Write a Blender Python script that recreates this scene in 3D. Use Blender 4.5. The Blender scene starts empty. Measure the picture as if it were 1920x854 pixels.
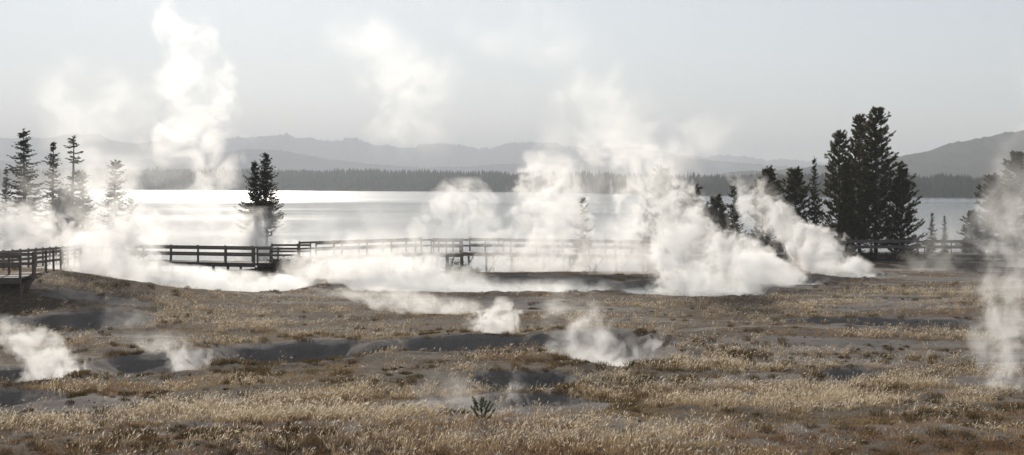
import bpy, math, random
import numpy as np
from mathutils import Vector

rng = np.random.default_rng(7)
random.seed(7)
SC = bpy.context.scene
COL = SC.collection
F = 2637.0          # focal length in photo pixels (1920 wide)
HX, HY = 960.0, 346.0
CAMZ = 6.0
LAKE_Z = -2.2
SUN_EL, SUN_AZ = math.radians(21.0), math.radians(-11.5)   # azimuth from +Y towards +X


def X(px, D):
    return (px - HX) / F * D


def Zpx(y, D):
    return CAMZ - (y - HY) / F * D


# ------------------------------------------------------------------ noise
def _hash(ix, iy, seed):
    h = (ix.astype(np.int64) * 374761393 + iy.astype(np.int64) * 668265263 + seed * 974711) & 0xffffffff
    h = ((h ^ (h >> 13)) * 1274126177) & 0xffffffff
    return ((h ^ (h >> 16)) & 0xffff) / 65535.0


def vnoise(x, y, seed=0):
    x = np.asarray(x, float); y = np.asarray(y, float)
    ix, iy = np.floor(x), np.floor(y)
    fx, fy = x - ix, y - iy
    fx = fx * fx * (3 - 2 * fx); fy = fy * fy * (3 - 2 * fy)
    a = _hash(ix, iy, seed); b = _hash(ix + 1, iy, seed)
    c = _hash(ix, iy + 1, seed); d = _hash(ix + 1, iy + 1, seed)
    return (a * (1 - fx) + b * fx) * (1 - fy) + (c * (1 - fx) + d * fx) * fy


def fbm(x, y, seed=0, oct=4):
    s = 0; a = 0.5; t = 0
    for k in range(oct):
        s = s + a * vnoise(x * 2 ** k, y * 2 ** k, seed + k * 17); t += a; a *= 0.5
    return s / t


def sstep(a, b, x):
    t = np.clip((x - a) / (b - a), 0, 1)
    return t * t * (3 - 2 * t)


# ------------------------------------------------------------------ mesh helpers
def mesh_np(name, verts, faces, corners, cols=None, smooth=False):
    """verts (N,3); faces (M*corners) flat index array."""
    me = bpy.data.meshes.new(name)
    n = len(verts); m = len(faces) // corners
    me.vertices.add(n); me.vertices.foreach_set('co', np.ascontiguousarray(verts, np.float32).ravel())
    me.loops.add(len(faces)); me.loops.foreach_set('vertex_index', np.ascontiguousarray(faces, np.int32))
    me.polygons.add(m)
    me.polygons.foreach_set('loop_start', np.arange(0, m * corners, corners, dtype=np.int32))
    if smooth:
        me.polygons.foreach_set('use_smooth', np.ones(m, bool))
    if cols is not None:
        for cname, c in cols.items():
            at = me.color_attributes.new(cname, 'FLOAT_COLOR', 'POINT')
            c4 = np.ones((n, 4), np.float32); c4[:, :c.shape[1]] = c
            at.data.foreach_set('color', c4.ravel())
    me.update(calc_edges=True)
    me.validate()
    return me


def link(name, data, mat=None, parent=None, loc=None):
    o = bpy.data.objects.new(name, data)
    COL.objects.link(o)
    if mat is not None:
        data.materials.append(mat)
    if parent is not None:
        o.parent = parent
    if loc is not None:
        o.location = loc
    return o


def tag(o, label=None, cat=None, group=None, kind=None):
    if label: o['label'] = label
    if cat: o['category'] = cat
    if group: o['group'] = group
    if kind: o['kind'] = kind
    return o


def empty(name, loc):
    o = bpy.data.objects.new(name, None)
    COL.objects.link(o); o.location = loc; o.empty_display_size = 0.3
    return o


class MB:
    def __init__(self): self.v = []; self.f = []

    def beam(self, a, b, w, h, up=(0, 0, 1)):
        """box from a to b, w across, h along up."""
        a = Vector(a); b = Vector(b); d = (b - a)
        if d.length < 1e-6: return
        d.normalize(); u = Vector(up)
        s = d.cross(u)
        if s.length < 1e-4: s = d.cross(Vector((1, 0, 0)))
        s.normalize(); u = s.cross(d).normalized()
        k = len(self.v)
        for p in (a, b):
            for (i, j) in ((-1, -1), (1, -1), (1, 1), (-1, 1)):
                self.v.append(p + s * (w / 2 * i) + u * (h / 2 * j))
        for q in ((0, 1, 2, 3), (7, 6, 5, 4), (0, 4, 5, 1), (1, 5, 6, 2), (2, 6, 7, 3), (3, 7, 4, 0)):
            self.f.append(tuple(k + i for i in q))

    def tube(self, pts, rads, n=6):
        k = len(self.v)
        pts = [Vector(p) for p in pts]
        for i, p in enumerate(pts):
            d = (pts[min(i + 1, len(pts) - 1)] - pts[max(i - 1, 0)]).normalized()
            s = d.cross(Vector((0, 0, 1)))
            if s.length < 1e-3: s = Vector((1, 0, 0))
            s.normalize(); u = s.cross(d)
            for j in range(n):
                a = 2 * math.pi * j / n
                self.v.append(p + (s * math.cos(a) + u * math.sin(a)) * rads[i])
        for i in range(len(pts) - 1):
            for j in range(n):
                self.f.append((k + i * n + j, k + i * n + (j + 1) % n, k + (i + 1) * n + (j + 1) % n, k + (i + 1) * n + j))
        self.f.append(tuple(k + j for j in range(n))[::-1])
        e = k + (len(pts) - 1) * n
        self.f.append(tuple(e + j for j in range(n)))

    def mesh(self, name, smooth=False):
        me = bpy.data.meshes.new(name)
        me.from_pydata([tuple(v) for v in self.v], [], self.f)
        if smooth:
            me.polygons.foreach_set('use_smooth', [True] * len(me.polygons))
        me.update()
        return me

    def build(self, name, mat, parent=None, smooth=False):
        return link(name, self.mesh(name, smooth), mat, parent)


# ------------------------------------------------------------------ materials
def new_mat(name):
    m = bpy.data.materials.new(name); m.use_nodes = True
    nt = m.node_tree; nt.nodes.clear()
    out = nt.nodes.new('ShaderNodeOutputMaterial')
    return m, nt, out


def N(nt, t, **kw):
    n = nt.nodes.new('ShaderNode' + t)
    for k, v in kw.items():
        setattr(n, k, v)
    return n


def math_node(nt, op, a, b=None, c=None, clamp=False):
    n = N(nt, 'Math', operation=op, use_clamp=clamp)
    for i, v in enumerate((a, b, c)):
        if v is None: continue
        if isinstance(v, (int, float)): n.inputs[i].default_value = v
        else: nt.links.new(v, n.inputs[i])
    return n.outputs[0]


def noise_node(nt, vec, scale, detail=3, rough=0.5):
    n = N(nt, 'TexNoise')
    n.inputs['Scale'].default_value = scale
    n.inputs['Detail'].default_value = detail
    n.inputs['Roughness'].default_value = rough
    if vec is not None: nt.links.new(vec, n.inputs['Vector'])
    return n


def ramp(nt, fac, stops):
    r = N(nt, 'ValToRGB')
    el = r.color_ramp.elements
    while len(el) < len(stops): el.new(0.5)
    for e, (p, c) in zip(el, stops):
        e.position = p; e.color = (*c, 1)
    nt.links.new(fac, r.inputs['Fac'])
    return r.outputs['Color']


def mix_rgb(nt, fac, a, b, mode='MIX'):
    n = N(nt, 'Mix', data_type='RGBA', blend_type=mode)
    for sock, v in ((n.inputs[0], fac), (n.inputs[6], a), (n.inputs[7], b)):
        if isinstance(v, (int, float)): sock.default_value = v
        elif isinstance(v, tuple): sock.default_value = (*v, 1)
        else: nt.links.new(v, sock)
    return n.outputs[2]


def mat_leafy(name, attr=None, color=(0.06, 0.07, 0.03), transl=0.35, tint=(1, 1, 1), var=0.0):
    """thin leaves: diffuse + translucent."""
    m, nt, out = new_mat(name)
    if attr:
        a = N(nt, 'Attribute', attribute_name=attr); c = a.outputs['Color']
    else:
        geo = N(nt, 'TexCoord')
        nn = noise_node(nt, geo.outputs['Object'], 1.6, 2)
        c = ramp(nt, nn.outputs['Fac'], [(0.3, tuple(x * (1 - var) for x in color)), (0.7, tuple(x * (1 + var) for x in color))])
    d = N(nt, 'BsdfDiffuse'); t = N(nt, 'BsdfTranslucent')
    nt.links.new(c, d.inputs['Color'])
    tc = mix_rgb(nt, 1.0, c, tint, 'MULTIPLY')
    nt.links.new(tc, t.inputs['Color'])
    mx = N(nt, 'MixShader'); mx.inputs[0].default_value = transl
    nt.links.new(d.outputs[0], mx.inputs[1]); nt.links.new(t.outputs[0], mx.inputs[2])
    nt.links.new(mx.outputs[0], out.inputs['Surface'])
    return m


def mat_wood(name, c0, c1, rough=0.75):
    m, nt, out = new_mat(name)
    tc = N(nt, 'TexCoord')
    mp = N(nt, 'Mapping'); mp.inputs['Scale'].default_value = (1, 1, 6)
    nt.links.new(tc.outputs['Object'], mp.inputs['Vector'])
    nn = noise_node(nt, mp.outputs[0], 3.0, 5, 0.6)
    c = ramp(nt, nn.outputs['Fac'], [(0.3, c0), (0.7, c1)])
    b = N(nt, 'BsdfPrincipled'); b.inputs['Roughness'].default_value = rough
    nt.links.new(c, b.inputs['Base Color'])
    bp = N(nt, 'Bump'); bp.inputs['Strength'].default_value = 0.4; bp.inputs['Distance'].default_value = 0.02
    nt.links.new(nn.outputs['Fac'], bp.inputs['Height']); nt.links.new(bp.outputs[0], b.inputs['Normal'])
    nt.links.new(b.outputs[0], out.inputs['Surface'])
    return m


M_WOOD = mat_wood('weathered_timber', (0.085, 0.07, 0.06), (0.20, 0.17, 0.15))
M_DECK = mat_wood('deck_timber', (0.12, 0.10, 0.085), (0.22, 0.19, 0.165), 0.8)
M_BARK = mat_wood('conifer_bark', (0.04, 0.033, 0.028), (0.11, 0.09, 0.075), 0.9)
M_DEADBARK = mat_wood('grey_dead_bark', (0.16, 0.145, 0.13), (0.28, 0.26, 0.24), 0.9)
M_SPRUCE = mat_leafy('spruce_needles', color=(0.040, 0.050, 0.026), transl=0.25, tint=(1.2, 1.1, 0.7), var=0.35)
M_PINE = mat_leafy('pine_needles', color=(0.062, 0.064, 0.030), transl=0.42, tint=(1.5, 1.2, 0.7), var=0.4)
M_SAPLING = mat_leafy('young_pine_needles', color=(0.11, 0.14, 0.06), transl=0.3, tint=(1.1, 1.1, 0.7), var=0.3)
M_SHRUB = mat_leafy('shrub_leaves', color=(0.045, 0.042, 0.026), transl=0.2, var=0.4)
M_GRASS = mat_leafy('dry_grass_blades', attr='tint', transl=0.6, tint=(1.0, 0.96, 0.88))
M_TUSSOCK = mat_leafy('brown_tussock_blades', attr='tint', transl=0.25)


def mat_ground():
    m, nt, out = new_mat('geyserite_soil')
    a = N(nt, 'Attribute', attribute_name='mask')
    sep = N(nt, 'SeparateColor'); nt.links.new(a.outputs['Color'], sep.inputs[0])
    g = N(nt, 'NewGeometry')
    n1 = noise_node(nt, g.outputs['Position'], 0.7, 6, 0.65)
    n2 = noise_node(nt, g.outputs['Position'], 6.0, 6, 0.7)
    n3 = noise_node(nt, g.outputs['Position'], 28.0, 3, 0.7)
    grey = ramp(nt, n1.outputs['Fac'], [(0.3, (0.20, 0.182, 0.165)), (0.5, (0.285, 0.258, 0.235)), (0.75, (0.38, 0.345, 0.31))])
    soil = ramp(nt, n2.outputs['Fac'], [(0.3, (0.11, 0.085, 0.062)), (0.55, (0.19, 0.15, 0.112)), (0.75, (0.29, 0.24, 0.185))])
    edge = math_node(nt, 'ADD', sep.outputs[0], math_node(nt, 'MULTIPLY_ADD', n1.outputs['Fac'], 0.5, -0.25))
    edge = math_node(nt, 'ADD', edge, math_node(nt, 'MULTIPLY_ADD', n2.outputs['Fac'], 0.5, -0.25))
    mr = N(nt, 'MapRange', interpolation_type='SMOOTHSTEP')
    mr.inputs[1].default_value = 0.15; mr.inputs[2].default_value = 0.5
    nt.links.new(edge, mr.inputs[0])
    c = mix_rgb(nt, mr.outputs[0], soil, grey)
    c = mix_rgb(nt, 0.6, c, ramp(nt, n3.outputs['Fac'], [(0.3, (0.55, 0.55, 0.55)), (0.7, (1.2, 1.2, 1.2))]), 'MULTIPLY')
    # pale mineral crust in places
    c = mix_rgb(nt, sep.outputs[1], c, (0.42, 0.39, 0.35))
    b = N(nt, 'BsdfPrincipled'); b.inputs['Roughness'].default_value = 0.95
    b.inputs['Specular IOR Level'].default_value = 0.2
    nt.links.new(c, b.inputs['Base Color'])
    bp = N(nt, 'Bump'); bp.inputs['Strength'].default_value = 1.0; bp.inputs['Distance'].default_value = 0.12
    hsum = math_node(nt, 'ADD', n2.outputs['Fac'], math_node(nt, 'MULTIPLY', n3.outputs['Fac'], 0.4))
    nt.links.new(hsum, bp.inputs['Height']); nt.links.new(bp.outputs[0], b.inputs['Normal'])
    nt.links.new(b.outputs[0], out.inputs['Surface'])
    return m


def mat_far(name, c0, c1, scale):
    m, nt, out = new_mat(name)
    g = N(nt, 'NewGeometry')
    n1 = noise_node(nt, g.outputs['Position'], scale, 6, 0.65)
    c = ramp(nt, n1.outputs['Fac'], [(0.35, c0), (0.65, c1)])
    b = N(nt, 'BsdfDiffuse'); nt.links.new(c, b.inputs['Color'])
    nt.links.new(b.outputs[0], out.inputs['Surface'])
    return m


def mat_lake():
    m, nt, out = new_mat('lake_water')
    g = N(nt, 'NewGeometry')
    sep = N(nt, 'SeparateXYZ'); nt.links.new(g.outputs['Position'], sep.inputs[0])
    b = N(nt, 'BsdfPrincipled')
    b.inputs['Base Color'].default_value = (0.035, 0.05, 0.055, 1)
    b.inputs['IOR'].default_value = 1.333
    # the wind ruffles the open lake; near the shore the water lies calm
    wob = noise_node(nt, g.outputs['Position'], 0.004, 3)
    dist = math_node(nt, 'ADD', sep.outputs['Y'], math_node(nt, 'MULTIPLY_ADD', wob.outputs['Fac'], 90.0, -45.0))
    mr = N(nt, 'MapRange', interpolation_type='SMOOTHSTEP')
    mr.inputs[1].default_value = 590; mr.inputs[2].default_value = 720
    mr.inputs[3].default_value = 0.0; mr.inputs[4].default_value = 1.0
    nt.links.new(dist, mr.inputs[0])
    mp = N(nt, 'Mapping'); mp.inputs['Scale'].default_value = (0.35, 1.0, 1.0)
    nt.links.new(g.outputs['Position'], mp.inputs['Vector'])
    streak = noise_node(nt, mp.outputs[0], 0.02, 4, 0.6)
    rf = math_node(nt, 'MULTIPLY_ADD', mr.outputs[0], 0.12, 0.10)
    rf = math_node(nt, 'ADD', rf, math_node(nt, 'MULTIPLY_ADD', streak.outputs['Fac'], 0.16, -0.08))
    nt.links.new(rf, b.inputs['Roughness'])
    wv = noise_node(nt, g.outputs['Position'], 1.1, 4, 0.6)
    bp = N(nt, 'Bump'); bp.inputs['Distance'].default_value = 0.12
    st = math_node(nt, 'MULTIPLY_ADD', mr.outputs[0], 0.3, 0.3)
    nt.links.new(st, bp.inputs['Strength'])
    nt.links.new(wv.outputs['Fac'], bp.inputs['Height'])
    nt.links.new(bp.outputs[0], b.inputs['Normal'])
    nt.links.new(b.outputs[0], out.inputs['Surface'])
    return m


def mat_pool():
    m, nt, out = new_mat('hot_pool_water')
    g = N(nt, 'NewGeometry')
    n1 = noise_node(nt, g.outputs['Position'], 0.5, 4)
    c = ramp(nt, n1.outputs['Fac'], [(0.3, (0.30, 0.36, 0.36)), (0.7, (0.45, 0.48, 0.46))])
    b = N(nt, 'BsdfPrincipled'); b.inputs['Roughness'].default_value = 0.12; b.inputs['IOR'].default_value = 1.333
    nt.links.new(c, b.inputs['Base Color'])
    w = noise_node(nt, g.outputs['Position'], 5.0, 3)
    bp = N(nt, 'Bump'); bp.inputs['Strength'].default_value = 0.5; bp.inputs['Distance'].default_value = 0.03
    nt.links.new(w.outputs['Fac'], bp.inputs['Height']); nt.links.new(bp.outputs[0], b.inputs['Normal'])
    nt.links.new(b.outputs[0], out.inputs['Surface'])
    return m


# ------------------------------------------------------------------ terrain
# pits: px0, px1, near D, far D, depth, inner radius
PITS = [
    (-260, 150, 37.6, 41.0, 0.55, 0.35),
    (-90, 185, 42.6, 47.0, 0.65, 0.45),
    (10, 290, 58.0, 64.3, 0.75, 0.40),
    (150, 420, 44.0, 50.5, 0.55, 0.40),
    (370, 735, 46.0, 54.6, 1.10, 0.45),
    (690, 1080, 49.0, 54.4, 0.85, 0.45),
    (865, 1095, 39.8, 44.8, 0.85, 0.40),
    (760, 1170, 35.9, 39.6, 0.22, 0.30),
    (1000, 1270, 46.0, 57.0, 0.95, 0.45),
    (1440, 1870, 57.2, 62.8, 0.85, 0.45),
    (1540, 1680, 43.5, 46.0, 0.25, 0.30),
    (-60, 200, 36.0, 37.2, 0.25, 0.30),
]
BASINS = [  # flat-floored pool basins
    (225, 590, 77.6, 92.0, 0.75), (640, 1150, 78.2, 92.2, 0.75),
    (1150, 1440, 75.8, 88.0, 0.75), (1390, 1560, 84.0, 92.0, 0.7), (1540, 1685, 90.6, 98.0, 0.7),
]


def ell(px0, px1, d0, d1, x, y):
    Dm = (d0 + d1) / 2
    xc = X((px0 + px1) / 2, Dm); a = (px1 - px0) / 2 / F * Dm
    return np.sqrt(((x - xc) / a) ** 2 + ((y - Dm) / ((d1 - d0) / 2)) ** 2)


def ell4(px0, px1, d0, d1, x, y):
    Dm = (d0 + d1) / 2
    xc = X((px0 + px1) / 2, Dm); a = (px1 - px0) / 2 / F * Dm
    return (np.abs((x - xc) / a) ** 3.2 + np.abs((y - Dm) / ((d1 - d0) / 2)) ** 3.2) ** (1 / 3.2)


def terrain(x, y, want_mask=False):
    x = np.asarray(x, float); y = np.asarray(y, float)
    wx = (fbm(x * 0.45, y * 0.45, 31, 3) - 0.5) * 1.6
    wy = (fbm(x * 0.45, y * 0.45, 57, 3) - 0.5) * 1.6
    h = (fbm(x * 0.09, y * 0.09, 3, 3) - 0.5) * 0.7 + (fbm(x * 0.6, y * 0.6, 9, 3) - 0.5) * 0.14
    near = sstep(26, 20, y)
    h = h * (1 - near)
    h = h * (1 - sstep(72, 78, y) * 0.75)
    mask = np.zeros_like(x)
    for (p0, p1, d0, d1, dep, inner) in PITS:
        r = ell(p0, p1, d0, d1, x + wx * 0.6, y + wy * 0.6)
        k = 1 - sstep(inner, 1.02, r)
        h = h - dep * k
        h = h + 0.10 * dep * np.exp(-((r - 1.1) / 0.12) ** 2)
        mask = np.maximum(mask, 1 - sstep(0.8, 1.12, r))
    for (p0, p1, d0, d1, dep) in BASINS:
        r = ell4(p0, p1, d0, d1, x + wx * 0.35, y + wy * 0.25)
        h = h - dep * (1 - sstep(0.86, 1.0, r))
        mask = np.maximum(mask, 0.8 * (1 - sstep(0.98, 1.1, r)))
    # left knoll under the boardwalk's end
    kx, ky = X(20, 72), 73.0
    h = h + 1.55 * np.exp(-((x - kx) / 6.5) ** 2) * sstep(63.8, 67.5, y) * (1 - sstep(74, 84, y))
    # small rise under the platform
    h = h + 0.55 * np.exp(-((x - X(545, 99)) / 3.0) ** 2 - ((y - 100) / 4.0) ** 2)
    # fall to the lake: early in the middle, late on both sides
    pxs = x / np.maximum(y, 10) * F + HX
    side = np.maximum(sstep(190, 60, pxs), sstep(1380, 1520, pxs))
    y0 = 95 + 29 * side
    h = h - 1.1 * sstep(y0, y0 + 14, y) - 2.6 * sstep(y0 + 10, y0 + 44, y) - 3.0 * sstep(y0 + 40, y0 + 120, y)
    if want_mask:
        shore = sstep(y0 + 4, y0 + 20, y)
        return h, mask, shore
    return h


def hz(x, y):
    return float(terrain(np.array([x]), np.array([y]))[0])


def bare_field(x, y):
    return sstep(0.535, 0.62, fbm(x * 0.10, y * 0.42, 41, 4))


def build_terrain():
    xs = np.concatenate([-np.geomspace(900, 51, 26), np.arange(-50, 50.01, 0.24), np.geomspace(51, 900, 26)])
    ys = np.concatenate([np.linspace(-400, -20, 10), np.linspace(-10, 27, 20), np.arange(28, 106, 0.22),
                         np.arange(106, 180, 1.0), np.geomspace(181, 420, 12)])
    gx, gy = np.meshgrid(xs, ys)
    h, mask, shore = terrain(gx, gy, True)
    rough = (fbm(gx * 1.1, gy * 1.1, 71, 3) - 0.5) * (0.10 + 0.22 * mask) + (fbm(gx * 3, gy * 3, 77, 2) - 0.5) * 0.07
    h = np.where((gy > 28) & (gy < 110), h + rough, h)
    v = np.stack([gx, gy, h], -1).reshape(-1, 3)
    nx, ny = len(xs), len(ys)
    i = np.arange(nx * ny).reshape(ny, nx)
    f = np.stack([i[:-1, :-1], i[:-1, 1:], i[1:, 1:], i[1:, :-1]], -1).reshape(-1)
    crust = 0.55 * sstep(0.35, 0.6, fbm(gx * 0.5, gy * 0.5, 91, 4)) * np.exp(-((mask - 0.45) / 0.25) ** 2)
    bare = np.maximum(mask, bare_field(gx, gy) * 0.75)
    cols = np.stack([bare.ravel(), crust.ravel(), shore.ravel()], -1)
    me = mesh_np('ground', v, f, 4, {'mask': cols}, smooth=True)
    o = link('ground', me, mat_ground())
    tag(o, 'rolling grey geyserite ground with hollows between dry grass', 'ground', kind='structure')


build_terrain()

# lake sheet
s = MB()
s.v = [Vector(p) for p in ((-9500, 92, LAKE_Z), (9500, 92, LAKE_Z), (9500, 11800, LAKE_Z), (-9500, 11800, LAKE_Z))]
s.f = [(0, 1, 2, 3)]
tag(s.build('lake', mat_lake()), 'wide pale lake stretching to the far shore', 'lake', kind='structure')


def pool(p0, p1, d0, d1, z, label):
    n = 56; Dm = (d0 + d1) / 2
    xc = X((p0 + p1) / 2, Dm); a = (p1 - p0) / 2 / F * Dm; b = (d1 - d0) / 2
    m = MB(); m.v = []
    for k in range(n):
        t = 2 * math.pi * k / n
        c, s_ = math.cos(t), math.sin(t)
        m.v.append(Vector((xc + a * math.copysign(abs(c) ** 0.62, c), Dm + b * math.copysign(abs(s_) ** 0.62, s_), z)))
    m.f = [tuple(range(n))]
    o = m.build('hot_spring_pool', M_POOL)
    tag(o, label, 'hot spring', 'steaming hot spring pools', 'structure')


M_POOL = mat_pool()
pool(225, 590, 77.6, 92.0, -0.34, 'pale hot pool under the steam below the boardwalk, nearest the lone fir')
pool(640, 1150, 78.2, 92.2, -0.34, 'long bright hot pool with a dark grey rim in the middle')
pool(1150, 1440, 75.8, 88.0, -0.36, 'hot pool covered by the thickest white steam bank')
pool(1390, 1560, 84.0, 92.0, -0.34, 'small hot pool behind a ragged dark rim beside grass')
pool(1540, 1685, 90.6, 98.0, -0.34, 'small hot pool in front of the tall dark pines')


# ------------------------------------------------------------------ mountains and far shore
def interp(pts, x):
    xs, ys = zip(*pts)
    return np.interp(x, xs, ys)


def ridge(name, prof, D, front, back, jag, seed, mat, label, px_lo=-400, px_hi=2400, step=4, base=LAKE_Z - 2, rough=0.0):
    px = np.arange(px_lo, px_hi, step, dtype=float)
    yy = interp(prof, px)
    top = CAMZ + (HY - yy) / F * D
    top = top + (fbm(px * 0.05, px * 0 + 1, seed, 4) - 0.5) * jag + (np.abs(fbm(px * 0.22, px * 0 + 9, seed + 3, 3) - 0.5)) * jag * 2.6
    vs = np.concatenate([np.linspace(0, 1, 26), np.linspace(1.05, 2, 10)])
    rows = []
    for v in vs:
        if v <= 1:
            d = front + (D - front) * v; k = v ** 1.3
        else:
            d = D + (back - D) * (v - 1); k = 1 - 0.9 * (v - 1)
        xw = X(px, D) * (1 if True else 1)
        n = (fbm(xw / (D * 0.02) + v * 3, xw * 0 + v * 5, seed + 5, 4) - 0.5)
        z = base + (top - base) * k + n * (top - base) * 0.5 * (1 - abs(1 - v) ** 0.5 if v <= 1 else 0) * (1 if 0 < v < 1 else 0)
        if v < 1: z = np.minimum(z, base + (top - base) * (0.15 + 0.85 * k))
        if rough: z = z + (rng.random(len(px)) - 0.5) * rough
        rows.append(np.stack([xw, np.full_like(px, d), z], -1))
    v = np.concatenate(rows); nx, ny = len(px), len(vs)
    i = np.arange(nx * ny).reshape(ny, nx)
    f = np.stack([i[:-1, :-1], i[:-1, 1:], i[1:, 1:], i[1:, :-1]], -1).reshape(-1)
    o = link(name, mesh_np(name, v, f, 4), mat)
    tag(o, label, 'mountains' if 'mount' in name else 'hill', kind='structure')


PROF = [(-400, 262), (-100, 258), (0, 261), (40, 259), (90, 262), (120, 256), (145, 252), (160, 255), (182, 254), (205, 265), (240, 272),
        (300, 268), (380, 264), (430, 262), (460, 259), (500, 257), (525, 254), (545, 258), (560, 263), (580, 261), (605, 264), (632, 268),
        (648, 263), (665, 260), (685, 267), (700, 272), (725, 275), (760, 279), (775, 279), (790, 274), (840, 271), (870, 275), (900, 281),
        (925, 282), (940, 275), (955, 270), (1000, 270), (1020, 271), (1042, 268), (1055, 275), (1085, 277), (1120, 284), (1160, 280),
        (1200, 277), (1215, 284), (1245, 286), (1270, 288), (1300, 294), (1325, 297), (1350, 292), (1385, 294), (1420, 301), (1435, 303),
        (1470, 299), (1500, 302), (1530, 306), (1600, 310), (1700, 314), (1900, 318), (2400, 318)]
M_MTN = mat_far('far_mountain_haze_tint', (0.045, 0.06, 0.095), (0.075, 0.09, 0.125), 0.002)  # blue cast of the distant air is put into this base colour
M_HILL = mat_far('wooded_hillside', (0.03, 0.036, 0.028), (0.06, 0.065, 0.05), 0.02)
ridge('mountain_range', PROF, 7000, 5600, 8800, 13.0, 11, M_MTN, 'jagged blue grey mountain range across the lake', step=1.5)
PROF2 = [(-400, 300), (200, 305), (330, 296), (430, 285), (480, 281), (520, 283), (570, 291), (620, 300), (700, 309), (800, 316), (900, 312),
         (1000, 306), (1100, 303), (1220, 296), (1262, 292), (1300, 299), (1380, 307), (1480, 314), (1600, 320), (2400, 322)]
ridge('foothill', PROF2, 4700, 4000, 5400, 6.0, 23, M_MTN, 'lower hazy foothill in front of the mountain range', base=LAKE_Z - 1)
PROF3 = [(1380, 327), (1480, 322), (1560, 314), (1620, 306), (1690, 296), (1725, 291), (1760, 284), (1790, 272), (1815, 267), (1850, 263),
         (1880, 254), (1900, 250), (1930, 246), (2000, 240), (2200, 236), (2500, 250)]
ridge('wooded_hill', PROF3, 2400, 1500, 3300, 4.0, 37, M_HILL, 'dark wooded hill rising behind the tall pines', 1370, 2500, 1.5, rough=7.0)

SHORE = [(-500, 2500), (0, 2300), (430, 1900), (970, 1500), (1150, 1250), (1300, 1060), (1600, 930), (1840, 850), (2500, 780)]
TOPY = [(-500, 311), (0, 313), (430, 313), (640, 316), (970, 319), (1150, 324), (1280, 328), (1600, 326), (1850, 331), (2500, 331)]


def far_shore():
    px = np.arange(-500, 2500, 6.0)
    d0 = interp(SHORE, px); ty = interp(TOPY, px)
    H = CAMZ + (HY - ty) / F * (d0 * 1.12) - LAKE_Z     # top of trees above the lake
    rise = np.maximum(H - 15, 1.5)
    rows = []
    for v, k in ((0, -0.15), (0.03, 0.12), (0.3, 0.45), (0.7, 0.8), (1.0, 1.0), (1.6, 0.9), (2.6, -0.2)):
        d = d0 * (1 + 0.16 * v)
        rows.append(np.stack([X(px, d), d, LAKE_Z + rise * k], -1))
    v = np.concatenate(rows); nx, ny = len(px), len(rows)
    i = np.arange(nx * ny).reshape(ny, nx)
    f = np.stack([i[:-1, :-1], i[:-1, 1:], i[1:, 1:], i[1:, :-1]], -1).reshape(-1)
    o = link('far_shore', mesh_np('far_shore', v, f, 4, smooth=True), M_HILL)
    tag(o, 'low far shore of the lake under dark forest', 'shore', kind='structure')
    # the forest on it: one mass of far conifers
    n = 15000
    p = rng.uniform(-420, 2300, n); u = rng.random(n) ** 0.8 * 1.35 + 0.01
    d0 = interp(SHORE, p); d = d0 * (1 + 0.16 * u)
    ty = interp(TOPY, p); H = CAMZ + (HY - ty) / F * (d0 * 1.12) - LAKE_Z
    rise = np.maximum(H - 15, 1.5)
    kz = np.interp(u, [0, 0.03, 0.3, 0.7, 1.0, 1.6], [-0.15, 0.12, 0.45, 0.8, 1.0, 0.9])
    zb = LAKE_Z + rise * kz - 0.5
    ht = np.minimum(15, H - 1) * rng.uniform(0.55, 1.12, n) * (0.75 + 0.5 * fbm(p * 0.03, u * 3, 5, 3))
    rr = ht * rng.uniform(0.13, 0.2, n)
    xw = X(p, d)
    k = 6
    V = np.zeros((n, 2 * k + 1, 3), np.float32)
    for j in range(k):
        a = 2 * math.pi * j / k + rng.random(n)
        for lev, (fz, fr) in enumerate(((0.04, 1.0), (0.55, 0.62))):
            q = rng.uniform(0.75, 1.2, n)
            V[:, lev * k + j, 0] = xw + rr * fr * q * np.cos(a); V[:, lev * k + j, 1] = d + rr * fr * q * np.sin(a)
            V[:, lev * k + j, 2] = zb + ht * fz
    V[:, 2 * k, 0] = xw; V[:, 2 * k, 1] = d; V[:, 2 * k, 2] = zb + ht
    base = (np.arange(n) * (2 * k + 1))[:, None, None]
    tri = []
    for j in range(k):
        a, b, c, e = j, (j + 1) % k, k + j, k + (j + 1) % k
        tri += [(a, b, c), (b, e, c), (c, e, 2 * k)]
    f = (base + np.array(tri)[None]).reshape(-1)
    o = link('far_forest', mesh_np('far_forest', V.reshape(-1, 3), f, 3), mat_far('far_conifers', (0.018, 0.024, 0.018), (0.045, 0.05, 0.034), 0.05))
    tag(o, 'dark band of conifer forest along the far lake shore', 'forest', kind='stuff')


far_shore()


# ------------------------------------------------------------------ conifers
def quads_from(base, tip, width, nrm):
    """diamond leaf blades; all (n,3)."""
    d = tip - base
    s = np.cross(d, nrm); l = np.linalg.norm(s, axis=1, keepdims=True); s = s / np.maximum(l, 1e-6)
    mid = base + d * 0.45
    w = width[:, None]
    v = np.stack([base, mid - s * w, tip, mid + s * w], 1).reshape(-1, 3)
    return v


def rand_dirs(n, r):
    v = r.normal(size=(n, 3)); return v / np.linalg.norm(v, axis=1, keepdims=True)


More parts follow.
